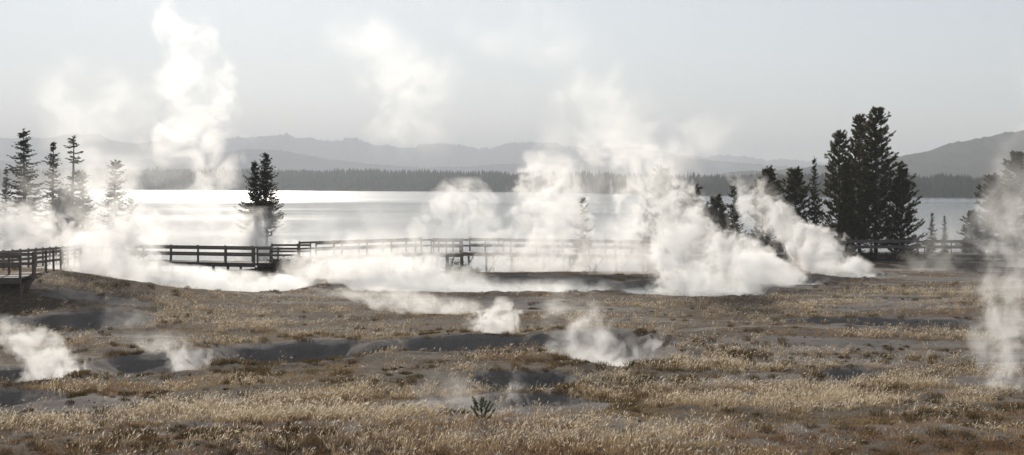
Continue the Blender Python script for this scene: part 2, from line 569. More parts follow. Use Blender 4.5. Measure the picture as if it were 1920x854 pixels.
def make_spruce(H, R, seed, whorls=34, clear=0.06, dens=1.0, twin=False, sparse=0.1):
    r = np.random.default_rng(seed)
    wood = MB(); B, T, W, NR = [], [], [], []
    stems = [(0, 0, H)] if not twin else [(-0.42, 0, H * 0.93), (0.42, 0.1, H)]
    for (ox, oy, h) in stems:
        lean = r.normal(0, 0.012, 2)
        zs = np.linspace(0, h, 9)
        wob = np.cumsum(r.normal(0, 0.012, (9, 2)), 0)
        tp = [(ox * min(1, z / (0.3 * h)) + lean[0] * z + w[0], oy + lean[1] * z + w[1], z) for z, w in zip(zs, wob)]
        r0 = 0.013 * h + 0.03
        wood.tube(tp, [r0 * (1 - 0.93 * z / h) for z in zs], 7)
        tpa = np.array(tp)
        for k in range(whorls):
            sfrac = clear + (1 - clear) * (k + r.uniform(0, 0.8)) / whorls
            if sfrac > 0.995: continue
            rad = R * (1 - sfrac) ** 0.8 * r.uniform(0.75, 1.12) + 0.12
            if sfrac < 0.2: rad *= 0.75 + sfrac * 1.2
            nb = r.integers(4, 7)
            a0 = r.uniform(0, 6.28)
            for b in range(nb):
                if r.random() < sparse: continue
                z = min(0.99, sfrac + r.normal(0, 0.55 / whorls)) * h
                c = np.array([np.interp(z, tpa[:, 2], tpa[:, 0]), np.interp(z, tpa[:, 2], tpa[:, 1]), z])
                L = rad * r.choice([r.uniform(0.35, 0.7), r.uniform(0.7, 1.2)])
                a = a0 + b * 6.283 / nb + r.normal(0, 0.25)
                up = 0.55 * sfrac - 0.25 + r.normal(0, 0.08)
                out = np.array([math.cos(a), math.sin(a), 0])
                side = np.array([-math.sin(a), math.cos(a), 0])
                npt = max(4, int(L / 0.13 * dens))
                tt = np.linspace(0.12, 1, npt)
                pts = c + np.outer(tt * L, out) + np.outer(up * tt * L - 0.18 * L * tt * (1 - tt) * 2 + 0.12 * L * tt ** 3, [0, 0, 1])
                if L > 0.5:
                    wood.tube([tuple(c), tuple(pts[npt // 2]), tuple(pts[-1])], [0.02 + 0.006 * L, 0.012, 0.004], 3)
                for rep in range(6):
                    sl = (0.16 + 0.34 * L * (1 - tt) * 0.6) * r.uniform(0.6, 1.2, npt)
                    sg = r.choice([-1.0, 1.0], npt)
                    dirs = out * 0.7 + np.outer(sg, side) * r.uniform(0.2, 1.0, (npt, 1)) + r.normal(0, 0.25, (npt, 3)) - np.array([0, 0, 0.28 if rep % 2 else -0.1])
                    dirs /= np.linalg.norm(dirs, axis=1, keepdims=True)
                    B.append(pts + r.normal(0, 0.02, (npt, 3))); T.append(pts + dirs * sl[:, None]); W.append(0.022 + 0.09 * sl)
                    nn = np.array([0, 0, 1.0]) + r.normal(0, 0.7, (npt, 3)); NR.append(nn)
        # leader tip
        m = 26; tz = np.sort(r.uniform(0.93 * h, h, m)); c = np.stack([np.interp(tz, tpa[:, 2], tpa[:, 0]), np.interp(tz, tpa[:, 2], tpa[:, 1]), tz], 1)
        d = rand_dirs(m, r) * 0.6 + np.array([0, 0, 0.7]); B.append(c); T.append(c + d * 0.2); W.append(np.full(m, 0.03)); NR.append(rand_dirs(m, r))
    v = quads_from(np.concatenate(B), np.concatenate(T), np.concatenate(W), np.concatenate(NR))
    crown = mesh_np('crown', v, np.arange(len(v)), 4)
    trunk = wood.mesh('trunk', True)
    return trunk, crown


def make_pine(H, R, seed, nbr=120, clear=0.12, top_open=0.5, tuft=44, upcurve=0.55, lobes=3.0, tl=0.18):
    r = np.random.default_rng(seed)
    wood = MB(); B, T, W, NR = [], [], [], []
    zs = np.linspace(0, H, 10); wob = np.cumsum(r.normal(0, 0.02 * H / 10, (10, 2)), 0)
    tp = np.stack([wob[:, 0], wob[:, 1], zs], 1)
    wood.tube([tuple(p) for p in tp], [(0.014 * H + 0.03) * (1 - 0.94 * z / H) for z in zs], 8)

    def tuft_at(p, d, ln):
        n = tuft
        t = r.random(n)
        c = p - np.outer((1 - t) * ln, d)
        q = rand_dirs(n, r) + d * 0.75
        q /= np.linalg.norm(q, axis=1, keepdims=True)
        l = tl * r.uniform(0.6, 1.15, n) * (0.7 + 0.3 * t)
        B.append(c); T.append(c + q * l[:, None]); W.append(np.full(n, 0.019)); NR.append(rand_dirs(n, r))

    ph = r.uniform(0, 6.28, 3)
    for k in range(nbr):
        s = clear + (1 - clear) * (k + r.random()) / nbr
        if s > 0.985: continue
        a = k * 2.399 + r.normal(0, 0.3)
        z = s * H
        env = math.sin(math.pi * min(1, (1.05 - s) / (1.1 - clear) * 0.60 + 0.01)) ** 1.15
        env *= 0.78 + 0.3 * math.sin(lobes * a + ph[0] + s * 9) * math.sin(s * 14 + ph[1])
        L = R * env * r.uniform(0.4, 1.2) + 0.12
        c = np.array([np.interp(z, zs, tp[:, 0]), np.interp(z, zs, tp[:, 1]), z])
        out = np.array([math.cos(a), math.sin(a), 0])
        up0 = -0.12 + 0.5 * s + r.normal(0, 0.1)
        tt = np.linspace(0, 1, 6)
        pts = c + np.outer(tt * L, out) + np.outer(L * (up0 * tt + upcurve * 0.5 * tt ** 2), [0, 0, 1])
        wood.tube([tuple(p) for p in pts[::2]] + [tuple(pts[-1])], [0.015 + 0.012 * L, 0.012 + 0.008 * L, 0.01, 0.006], 4)
        ntw = int(3 + L * 4.2)
        for _ in range(ntw):
            t0 = r.uniform(0.3, 1.0)
            p = np.array([np.interp(t0, tt, pts[:, i]) for i in range(3)])
            sd = np.array([-math.sin(a), math.cos(a), 0]) * r.choice([-1, 1])
            d = out * r.uniform(0.3, 0.9) + sd * r.uniform(0.1, 0.9) + np.array([0, 0, r.uniform(0.15, 0.95)])
            d /= np.linalg.norm(d)
            ln = r.uniform(0.22, 0.5) * (0.6 + 0.4 * min(1, L))
            e = p + d * ln
            if r.random() < 0.4: wood.tube([tuple(p), tuple(e)], [0.012, 0.006], 3)
            tuft_at(e, d, 0.28)
        dtip = pts[-1] - pts[-2]; dtip /= np.linalg.norm(dtip)
        tuft_at(pts[-1], dtip, 0.4)
    for q in range(4):
        tuft_at(tp[-1] - np.array([0, 0, 0.12 * q]), np.array([0, 0, 1.0]), 0.3)
    v = quads_from(np.concatenate(B), np.concatenate(T), np.concatenate(W), np.concatenate(NR))
    return wood.mesh('trunk', True), mesh_np('crown', v, np.arange(len(v)), 4)


KINDS = {}
FOL = {}


def kind(key, maker, mat, *a, **kw):
    t, c = maker(*a, **kw)
    t.materials.append(M_BARK); c.materials.append(mat)
    KINDS[key] = (t, c, a[0])


kind('spruceA', make_spruce, M_SPRUCE, 10.0, 1.9, 1, whorls=46)
kind('spruceB', make_spruce, M_SPRUCE, 10.0, 1.35, 2, whorls=40, sparse=0.3, dens=0.8)
kind('spruceC', make_spruce, M_SPRUCE, 8.0, 1.9, 3, whorls=40)
kind('twin', make_spruce, M_SPRUCE, 9.6, 2.5, 4, whorls=44, twin=True, clear=0.42)
kind('pineA', make_pine, M_PINE, 12.0, 2.7, 5, nbr=230, clear=0.08)
kind('pineB', make_pine, M_PINE, 11.0, 2.3, 6, nbr=190, clear=0.1)
kind('pineC', make_pine, M_PINE, 7.0, 1.9, 8, nbr=140, clear=0.08)
kind('pineD', make_pine, M_PINE, 8.0, 2.7, 9, nbr=190, clear=0.03)
kind('dead', make_spruce, M_SPRUCE, 9.0, 1.0, 12, whorls=26, sparse=0.45, dens=0.55)


def tree(key, px, D, top_y, label, name='conifer_tree', wide=1.0, rot=None, group='conifers by the lake'):
    x = X(px, D); z = hz(x, D) - 0.05
    H = Zpx(top_y, D) - z
    t, c, h0 = KINDS[key]
    root = empty(name, (x, D, z))
    s = H / h0
    root.rotation_euler = (0, 0, rot if rot is not None else random.uniform(0, 6.28))
    root.scale = (s * wide, s * wide, s)
    tag(root, label, 'tree', group)
    link_t = bpy.data.objects.new('trunk', t); COL.objects.link(link_t); link_t.parent = root
    link_c = bpy.data.objects.new('crown', c); COL.objects.link(link_c); link_c.parent = root
    return root


# left stand
tree('spruceA', 48, 122, 243, 'tall dark spruce behind steam, tallest of the stand by the left railing', 'spruce_tree', 1.5)
tree('spruceB', 97, 125, 268, 'thin pale spruce beside the tallest spruce, seen through steam', 'spruce_tree', 1.35)
tree('dead', 134, 126, 258, 'slender sparse spruce with bare gaps, seen through steam', 'spruce_tree', 1.7)
tree('spruceC', 210, 121, 303, 'broad dark spruce at the lake end of the steaming stand', 'spruce_tree', 1.25)
tree('spruceC', 158, 124, 322, 'short dense spruce between the slender and the broad spruce', 'spruce_tree', 1.25)
tree('spruceB', 10, 123, 318, 'small spruce at the edge of the photo beside the tallest spruce', 'spruce_tree', 1.2)
tree('pineD', 120, 119, 356, 'low bushy pine under the thin pale spruces', 'pine_tree', 1.0)
tree('spruceC', 248, 119, 372, 'small spruce half lost in steam beside the tall steam column', 'spruce_tree', 1.0)
tree('twin', 491, 118, 288, 'lone dark fir with two tops against the bright water', 'fir_tree', 1.0, rot=0.1)
# middle, veiled by steam
tree('spruceC', 1090, 118, 372, 'faint tree dissolving in the steam behind the boardwalk middle', 'spruce_tree', 0.9)
tree('pineC', 1242, 121, 318, 'pine whose tip alone shows above the thick steam bank', 'pine_tree', 0.9)
tree('pineC', 1300, 122, 352, 'small pine at the edge of the thick steam bank', 'pine_tree', 1.0)
tree('pineD', 1345, 119, 370, 'bushy pine veiled by steam behind the foot of the leaning plume', 'pine_tree', 1.0)
tree('spruceC', 1378, 124, 334, 'pointed spruce behind the bushy steam veiled pine', 'spruce_tree', 0.8)
tree('pineC', 1440, 124, 318, 'pine whose dark tip pokes out over the leaning steam plume', 'pine_tree', 0.9)
# right stand
tree('pineC', 1492, 119, 318, 'small dark pine at the outer end of the tall pine stand', 'pine_tree', 1.0)
tree('spruceA', 1528, 118, 295, 'slim pointed spruce between two dark pines', 'spruce_tree', 0.72)
tree('pineB', 1572, 119, 248, 'medium dark pine with a lopsided pointed top', 'pine_tree', 0.95)
tree('pineB', 1611, 121, 218, 'tall dark pine joined to the tallest pine', 'pine_tree', 0.85)
tree('pineA', 1642, 118, 204, 'tallest dark pine of the stand, with a rounded tip', 'pine_tree', 1.0, rot=0.6)
tree('pineD', 1690, 117, 318, 'broad bushy pine leaning out from the tall stand towards the lake', 'pine_tree', 0.85)
tree('pineD', 1590, 116, 352, 'low bushy pine at the foot of the tall pines', 'pine_tree', 0.8)
tree('spruceC', 1746, 116, 400, 'tiny pointed spruce by the fence, nearer the tall pines', 'spruce_tree', 0.8)
tree('spruceA', 1771, 117, 404, 'tiny slim spruce by the fence beside the water gap', 'spruce_tree', 0.9)
tree('pineC', 1822, 114, 396, 'small hazy pine under the large pine at the edge', 'pine_tree', 1.1)
tree('pineA', 1905, 112, 286, 'large hazy pine at the edge behind the steam column', 'pine_tree', 1.25)
tree('pineC', 1862, 113, 330, 'middle sized hazy pine leaning against the large edge pine', 'pine_tree', 1.0)


def shrub(px, D, r, h, label, seed):
    g = np.random.default_rng(seed)
    x = X(px, D); z = hz(x, D)
    root = empty('shrub', (x, D, z - 0.03)); tag(root, label, 'shrub', 'shrubs along the boardwalk')
    w = MB(); n = 1500
    ends = []
    for k in range(26):
        a = g.uniform(0, 6.28); rr = r * g.uniform(0.2, 0.95)
        e = (rr * math.cos(a), rr * math.sin(a), h * g.uniform(0.45, 1.0) * (1 - 0.35 * rr / r))
        w.tube([(0.1 * e[0], 0.1 * e[1], 0), (0.6 * e[0], 0.6 * e[1], 0.6 * e[2]), e], [0.02, 0.012, 0.004], 3); ends.append(e)
    ends = np.array(ends)
    c = ends[g.integers(0, len(ends), n)] * g.uniform(0.5, 1.05, (n, 1)) + g.normal(0, 0.1 * r, (n, 3))
    c[:, 2] = np.abs(c[:, 2])
    v = quads_from(c, c + rand_dirs(n, g) * 0.13, np.full(n, 0.03), rand_dirs(n, g))
    w.build('stem', M_BARK, root)
    link('foliage', mesh_np('foliage', v, np.arange(len(v)), 4), M_SHRUB, root)


shrub(855, 106, 1.2, 1.4, 'dark shrub under the dark railed overlook', 21)
shrub(880, 104, 0.9, 0.9, 'small dark shrub beside the overlook, half in steam', 22)
shrub(985, 104, 1.4, 1.7, 'shrub fading in steam in front of the middle railing', 23)
shrub(520, 95.5, 1.3, 0.9, 'dark shrub under the wide boardwalk platform', 24)
shrub(562, 96.5, 1.3, 1.0, 'dark shrub at the end of the wide platform', 25)
shrub(1395, 103, 1.5, 1.2, 'dark shrub between two steam banks near the pines', 26)
shrub(1620, 111, 1.6, 0.9, 'low dark shrub below the railing under the tall pines', 27)
shrub(1690, 110, 1.4, 1.0, 'low dark shrub below the bushy leaning pine', 28)

# fallen log beside the left steam
lg = MB()
D = 108; x0 = X(148, D); x1 = X(186, D)
lg.tube([(x0, D, hz(x0, D) + 0.5), ((x0 + x1) / 2, D + 0.4, hz(x0, D) + 1.0), (x1, D + 0.9, hz(x1, D + 0.9) + 1.45)], [0.17, 0.15, 0.1], 8)
for q in range(3):
    lg.tube([(x0 + 0.4 * q, D + 0.1, hz(x0, D) + 0.6 + 0.3 * q), (x0 + 0.4 * q - 0.3, D - 0.3, hz(x0, D) + 1.0 + 0.35 * q)], [0.04, 0.015], 5)
lg.tube([(x1 - 0.1, D + 0.8, hz(x1, D) - 0.2), (x1, D + 0.9, hz(x1, D) + 1.4)], [0.12, 0.08], 7)
tag(lg.build('fallen_log', M_DEADBARK), 'grey broken log propped among steam below the spruces', 'log')


# ------------------------------------------------------------------ boardwalk
def section(pxa, Da, za, pxb, Db, zb, label, width=2.2, both=True, legs=True, step=2.15, wide_end=0.0, braces=()):
    a = Vector((X(pxa, Da), Da, za)); b = Vector((X(pxb, Db), Db, zb))
    d = (b - a); L = d.length; dn = d.normalized()
    s = Vector((-dn.y, dn.x, 0)).normalized()
    if s.y > 0: s = -s               # towards the camera side
    root = empty('boardwalk', tuple(a)); tag(root, label, 'boardwalk', 'boardwalk stretches with timber railings')
    lo = lambda v: v - a
    # deck of planks
    dk = MB(); n = max(2, int(L / 0.16)); pl = L / n
    for k in range(n):
        p = a + dn * (pl * (k + 0.5))
        dk.beam(lo(p - s * (width / 2 + 0.03)), lo(p + s * (width / 2 + 0.03)), pl - 0.012, 0.045, up=(0, 0, 1))
    dk.build('deck', M_DECK, root)
    for sg in (-1, 1):
        fb = MB()
        o = s * (sg * (width / 2 - 0.08)) - Vector((0, 0, 0.145))
        fb.beam(lo(a + o), lo(b + o), 0.06, 0.235)
        fb.build('joist', M_WOOD, root)
    m = max(1, round(L / step))
    for sg in ((-1, 1) if both else (1,)):
        o = s * (sg * (width / 2 + 0.085))
        off = 0.0 if sg > 0 else 0.35
        for k in range(m + 1):
            t = min(1, max(0, (k + (off if 0 < k < m else 0)) / m))
            p = a + d * t + o
            jit = random.uniform(-0.015, 0.015)
            pm = MB(); pm.beam(lo(p + Vector((0, 0, -0.25))), lo(p + Vector((jit, jit, 1.12))), 0.10, 0.10, up=dn)
            pm.build('post', M_WOOD, root)
        for hgt, hh in ((1.0, 0.15), (0.55, 0.14)):
            rl = MB(); q = s * (sg * (width / 2 + 0.085 - 0.075)) + Vector((0, 0, hgt))
            rl.beam(lo(a + q), lo(b + q), 0.04, hh)
            rl.build('rail', M_WOOD, root)
    # legs down to the ground
    if legs:
        for k in range(m + 1):
            t = k / m
            for sg in (-1, 1):
                p = a + d * t + s * (sg * (width / 2 - 0.2))
                g = hz(p.x, p.y)
                if p.z - 0.27 - g > 0.12:
                    lm = MB(); lm.beam(lo(Vector((p.x, p.y, p.z - 0.27))), lo(Vector((p.x, p.y, g - 0.15))), 0.14, 0.14, up=dn)
                    lm.build('support_leg', M_WOOD, root)
            p = a + d * t
            g = hz(p.x, p.y)
            if p.z - g > 0.9 and k < m:
                q = a + d * ((k + 0.5) / m)
                e = s * (width / 2 - 0.11)
                bm = MB()
                bm.beam(lo(Vector((p.x, p.y, g + 0.15)) + e), lo(Vector((q.x, q.y, p.z - 0.3)) + e), 0.05, 0.13)
                bm.build('brace', M_WOOD, root)
    return root


section(-90, 66.5, 1.62, 50, 66.8, 1.62, 'boardwalk end piece at the left edge above brown grass', legs=True, step=2.0)
section(18, 68.6, 1.62, 200, 99.5, 0.66, 'boardwalk stretch running back into steam from the corner railing')
section(237, 101, 0.55, 492, 97.6, 0.56, 'long straight boardwalk with braced legs above the steam, left of the platform')
section(497, 99.4, 0.58, 571, 99.4, 0.58, 'short wide boardwalk platform with doubled dark railings', width=5.6, step=1.4)
section(577, 104.5, 0.62, 806, 111.5, 0.66, 'pale steam veiled boardwalk stretch beyond the wide platform')
section(811, 110.5, 0.62, 866, 110.5, 0.62, 'short dark railed overlook of the boardwalk above a shrub', width=3.0, step=1.3)
section(872, 111.5, 0.64, 1262, 106.5, 0.6, 'boardwalk stretch on trestle legs almost lost in the middle steam')
section(1266, 106.5, 0.6, 1460, 112, 0.45, 'boardwalk stretch mostly hidden by the thickest steam')
section(1466, 112, 0.45, 1730, 112.5, 0.45, 'shaded boardwalk railing under the tall dark pines', legs=True)
section(1736, 112.6, 0.45, 1990, 109, 0.5, 'boardwalk railing running to the edge behind the hazy pines')


# ------------------------------------------------------------------ grass
def visible_pts(n, d0, d1, power=1.0, marg=1.06):
    """points inside the camera's wedge; denser near."""
    u = rng.random(n)
    if power == 1.0: D = np.sqrt(d0 * d0 + u * (d1 * d1 - d0 * d0))
    else: D = d0 * (d1 / d0) ** u
    px = HX + (rng.random(n) - 0.5) * 1920 * marg
    return X(px, D), D, px


def grass_field(name, n, d0, d1, label, keep_fn, blades, h, w, spread, lean, col_fn, mat, dome=False, heads=0.0, headcol=None):
    x, y, px = visible_pts(n, d0, d1, 2)
    hh, mask, shore = terrain(x, y, True)
    slope_keep = keep_fn(x, y, px, mask, shore)
    k = rng.random(n) < slope_keep
    x, y, hh, px = x[k], y[k], hh[k], px[k]
    n = len(x)
    sz = rng.uniform(0.55, 1.3, n) * (0.7 + 0.7 * fbm(x * 0.35, y * 0.35, 66, 3))
    col = col_fn(x, y, px, n)
    m = n * blades
    X_ = np.repeat(x, blades); Y_ = np.repeat(y, blades); Z_ = np.repeat(hh, blades) - 0.02
    S = np.repeat(sz, blades)
    a = rng.uniform(0, 6.283, m)
    r = np.sqrt(rng.random(m)) * spread * S
    ox, oy = r * np.cos(a), r * np.sin(a)
    if dome:
        q = r / (spread * S)
        H = h * S * np.sqrt(np.maximum(0.05, 1 - 0.85 * q * q)) * rng.uniform(0.75, 1.1, m)
        ln = q * h * S * 0.55
    else:
        H = h * S * rng.uniform(0.5, 1.15, m)
        ln = lean * H * rng.uniform(0.1, 1.0, m)
    la = a + rng.normal(0, 0.9, m)
    wind = 0.22 * H                                   # a steady breeze bends the blades to one side
    bx, by = X_ + ox, Y_ + oy
    tx = bx + ln * np.cos(la) + (0 if dome else wind); ty = by + ln * np.sin(la)
    mx = bx + (tx - bx) * 0.38; my = by + (ty - by) * 0.38
    fa = rng.uniform(0, 6.283, m)
    wx, wy = np.cos(fa) * w * 0.5, np.sin(fa) * w * 0.5
    V = np.zeros((m, 5, 3), np.float32)
    V[:, 0] = np.stack([bx - wx, by - wy, Z_], 1); V[:, 1] = np.stack([bx + wx, by + wy, Z_], 1)
    V[:, 2] = np.stack([mx + wx * .8, my + wy * .8, Z_ + H * 0.6], 1); V[:, 3] = np.stack([mx - wx * .8, my - wy * .8, Z_ + H * 0.6], 1)
    V[:, 4] = np.stack([tx, ty, Z_ + H], 1)
    C = np.repeat(col, blades, 0) * rng.uniform(0.75, 1.25, (m, 1))
    C5 = np.repeat(C[:, None, :], 5, 1)
    base = (np.arange(m) * 5)[:, None]
    f = (base + np.array([[0, 1, 2, 0, 2, 3, 3, 2, 4]])).reshape(-1)
    V = V.reshape(-1, 3); C5 = C5.reshape(-1, 3)
    if heads > 0:
        g = np.where(rng.random(m) < heads)[0]
        tip = np.stack([tx[g], ty[g], (Z_ + H)[g]], 1)
        d = np.stack([tx[g] - mx[g] + 0.02, ty[g] - my[g], 0.4 * H[g]], 1); d /= np.linalg.norm(d, axis=1, keepdims=True)
        d += rng.normal(0, 0.25, d.shape)
        hl = rng.uniform(0.03, 0.10, len(g))
        q = quads_from(tip - d * 0.02, tip + d * hl[:, None], rng.uniform(0.004, 0.010, len(g)), rand_dirs(len(g), rng))
        k0 = len(V)
        V = np.concatenate([V, q]); C5 = np.concatenate([C5, np.repeat(np.array([headcol]) * rng.uniform(0.6, 1.22, (len(g), 1)), 4, 0)])
        qb = (k0 + np.arange(len(g)) * 4)[:, None]
        f = np.concatenate([f, (qb + np.array([[0, 1, 2, 0, 2, 3]])).reshape(-1)])
    me = mesh_np(name, V, f, 3, {'tint': C5})
    o = link(name, me, mat)
    tag(o, label, 'grass', kind='stuff')
    print(name, n, 'tufts', len(f) // 3, 'tris')


def patch(x, y, px, a, b, sx=0.14, sy=0.3, seed=140):
    return sstep(a, b, fbm(x * sx, y * sy, seed, 4))


def pal(cols, x, y, n, seed, sc=0.3):
    t = np.clip(fbm(x * sc, y * sc * 1.5, seed, 4) * 1.9 - 0.45 + rng.normal(0, 0.12, n), 0, 1) * (len(cols) - 1)
    cols = np.array(cols); i = np.minimum(t.astype(int), len(cols) - 2); f = (t - i)[:, None]
    return cols[i] * (1 - f) + cols[i + 1] * f


def zone_pale(x, y, px):
    py = HY + CAMZ * F / y
    z = 0.07 + 0 * x
    def blob(px0, py0, sx, sy, a):
        return a * np.exp(-((px - px0) / sx) ** 2 - ((py - py0) / sy) ** 2)
    for q in ((350, 775, 330, 35, 0.9), (650, 775, 160, 30, 0.7), (60, 790, 120, 25, 0.5), (420, 605, 300, 28, 0.6), (1550, 660, 300, 30, 0.4), (1650, 560, 260, 25, 0.7),
              (1350, 580, 160, 20, 0.7), (1500, 760, 350, 60, 0.6), (1800, 740, 140, 30, 0.9), (1300, 700, 150, 30, 0.4),
              (1700, 630, 150, 12, 0.8), (1600, 830, 320, 30, 0.5), (1000, 835, 300, 22, 0.4), (1100, 770, 120, 25, 0.3), (860, 690, 200, 14, 0.35), (80, 580, 110, 12, 0.9), (1150, 600, 120, 15, 0.4), (600, 560, 100, 10, 0.4)):
        z = z + blob(*q)
    return np.clip(z, 0, 1)


keep_tall = lambda x, y, px, mk, sh: np.clip(zone_pale(x, y, px) * (0.05 + 1.3 * patch(x, y, px, 0.38, 0.6, 0.35, 0.5)), 0, 1) * (1 - sstep(0.35, 0.75, mk) * 0.93) * (1 - 0.5 * bare_field(x, y)) * (1 - sh)
keep_short = lambda x, y, px, mk, sh: (0.06 + 0.94 * patch(x, y, px, 0.40, 0.58, 0.35, 0.6, 150) * (1 - 0.85 * bare_field(x, y)) + 0.7 * sstep(37, 33, y)) * (1 - sstep(0.1, 0.5, mk)) * (1 - 0.7 * sh)
def zone_mound(x, y, px):
    py = HY + CAMZ * F / y
    z = 0 * x
    for px0, py0, sx, sy, a in ((330, 742, 170, 9, .9), (250, 835, 330, 18, .8), (520, 700, 150, 12, .5), (620, 715, 150, 10, .7), (1190, 722, 90, 16, .9), (1290, 670, 150, 25, .6),
                                (1600, 680, 180, 40, .5), (700, 630, 400, 8, .8), (250, 655, 160, 10, .6), (100, 545, 90, 8, .7), (1050, 690, 200, 14, .4), (1750, 790, 160, 40, .5)):
        z = z + a * np.exp(-((px - px0) / sx) ** 2 - ((py - py0) / sy) ** 2)
    return np.clip(z, 0, 1)


keep_mound = lambda x, y, px, mk, sh: np.clip((np.exp(-((mk - 0.15) / 0.15) ** 2) * 0.8 * (mk > 0.005) + 0.9 * zone_mound(x, y, px) + 0.06) * (0.08 + 0.6 * patch(x, y, px, 0.45, 0.6, 0.6, 0.6, 170)) * (mk < 0.6) * (1 - sh), 0, 1)

STRAW = [(0.29, 0.205, 0.125), (0.46, 0.355, 0.23), (0.62, 0.52, 0.37)]
BROWN = [(0.17, 0.105, 0.06), (0.28, 0.18, 0.105), (0.38, 0.275, 0.165), (0.25, 0.195, 0.11)]
DARK = [(0.12, 0.082, 0.042), (0.20, 0.145, 0.07), (0.26, 0.18, 0.095)]
grass_field('tall_dry_grass', 62000, 29, 112, 'tall pale feathery dry grass with seed heads over the slope', keep_tall, 11, 0.22, 0.0065, 0.11, 0.9,
            lambda x, y, px, n: pal(STRAW, x, y, n, 181), M_GRASS, heads=0.55, headcol=(0.80, 0.735, 0.63))
grass_field('short_brown_grass', 95000, 29, 122, 'short brown grass covering the ground between the hollows', keep_short, 9, 0.075, 0.011, 0.13, 0.9,
            lambda x, y, px, n: pal(BROWN, x, y, n, 191), M_GRASS)
grass_field('tussock_grass', 30000, 30, 100, 'dark brown rounded grass tussocks along the rims of the hollows', keep_mound, 60, 0.17, 0.016, 0.17, 0.5,
            lambda x, y, px, n: pal(DARK, x, y, n, 201), M_TUSSOCK, dome=True)

# loose stones on the bare ground
def pebbles():
    n = 26000
    x, y, px = visible_pts(n, 29, 100, 2)
    h, mk, sh = terrain(x, y, True)
    k = rng.random(n) < 0.06 + 0.5 * patch(x, y, px, 0.5, 0.62, 0.6, 0.6, 230) + 0.25 * (mk > 0.2)
    x, y, h = x[k], y[k], h[k]; n = len(x)
    r = 0.012 + 0.05 * rng.random(n) ** 4
    base = np.array([(1, 0, 0), (0, 1, 0), (-1, 0, 0), (0, -1, 0), (0, 0, 0.7), (0, 0, -0.6)], float)
    V = base[None] * rng.uniform(0.6, 1.3, (n, 6, 1)) * r[:, None, None]
    a = rng.uniform(0, 6.28, n); c, s_ = np.cos(a)[:, None], np.sin(a)[:, None]
    X2 = V[..., 0] * c - V[..., 1] * s_; Y2 = V[..., 0] * s_ + V[..., 1] * c
    P = np.stack([X2 + x[:, None], Y2 + y[:, None], V[..., 2] + h[:, None] + 0.3 * r[:, None]], -1)
    tri = np.array([(0, 1, 4), (1, 2, 4), (2, 3, 4), (3, 0, 4), (1, 0, 5), (2, 1, 5), (3, 2, 5), (0, 3, 5)]).reshape(-1)
    f = ((np.arange(n) * 6)[:, None] + tri[None]).reshape(-1)
    o = link('pebbles', mesh_np('pebbles', P.reshape(-1, 3), f, 3), mat_far('grey_stone', (0.12, 0.11, 0.10), (0.30, 0.28, 0.26), 1.5))
    tag(o, 'small loose grey stones scattered over the bare ground', 'pebbles', kind='stuff')


pebbles()


def make_sapling():
    r = np.random.default_rng(44)
    D = 33.6; x = X(903, D); z = hz(x, D)
    H = Zpx(744, D) - z
    root = empty('pine_sapling', (x, D, z - 0.02)); tag(root, 'small green pine sapling alone in the dry grass near the camera', 'sapling')
    w = MB(); w.tube([(0, 0, 0), (0.01, 0, H * 0.5), (0, 0, H - 0.02)], [0.016, 0.012, 0.006], 7)
    B, T, W, NR = [], [], [], []

    def brush(a, b, n, l):
        a = np.array(a); b = np.array(b); t = r.random(n); c = a + np.outer(t, b - a)
        d = (b - a) / np.linalg.norm(b - a)
        q = rand_dirs(n, r) + d * 0.55; q /= np.linalg.norm(q, axis=1, keepdims=True)
        B.append(c); T.append(c + q * (l * r.uniform(0.7, 1.1, n))[:, None]); W.append(np.full(n, 0.0055)); NR.append(rand_dirs(n, r))
    brush((0, 0, H * 0.45), (0, 0, H), 200, 0.045)
    for k in range(13):
        s = 0.15 + 0.6 * k / 13; a = k * 2.4 + r.normal(0, 0.2)
        L = (0.38 - 0.24 * s) * r.uniform(0.85, 1.15)
        p0 = (0, 0, s * H); p1 = (L * 0.6 * math.cos(a), L * 0.6 * math.sin(a), s * H + L * 0.35); p2 = (L * math.cos(a), L * math.sin(a), s * H + L * 0.95)
        w.tube([p0, p1, p2], [0.007, 0.006, 0.004], 4)
        brush(p1, p2, 110, 0.05); brush(np.array(p0) * 0.3 + np.array(p1) * 0.7, p1, 60, 0.045)
    v = quads_from(np.concatenate(B), np.concatenate(T), np.concatenate(W), np.concatenate(NR))
    w.build('trunk', M_BARK, root, True)
    link('crown', mesh_np('crown', v, np.arange(len(v)), 4), M_SAPLING, root)


make_sapling()

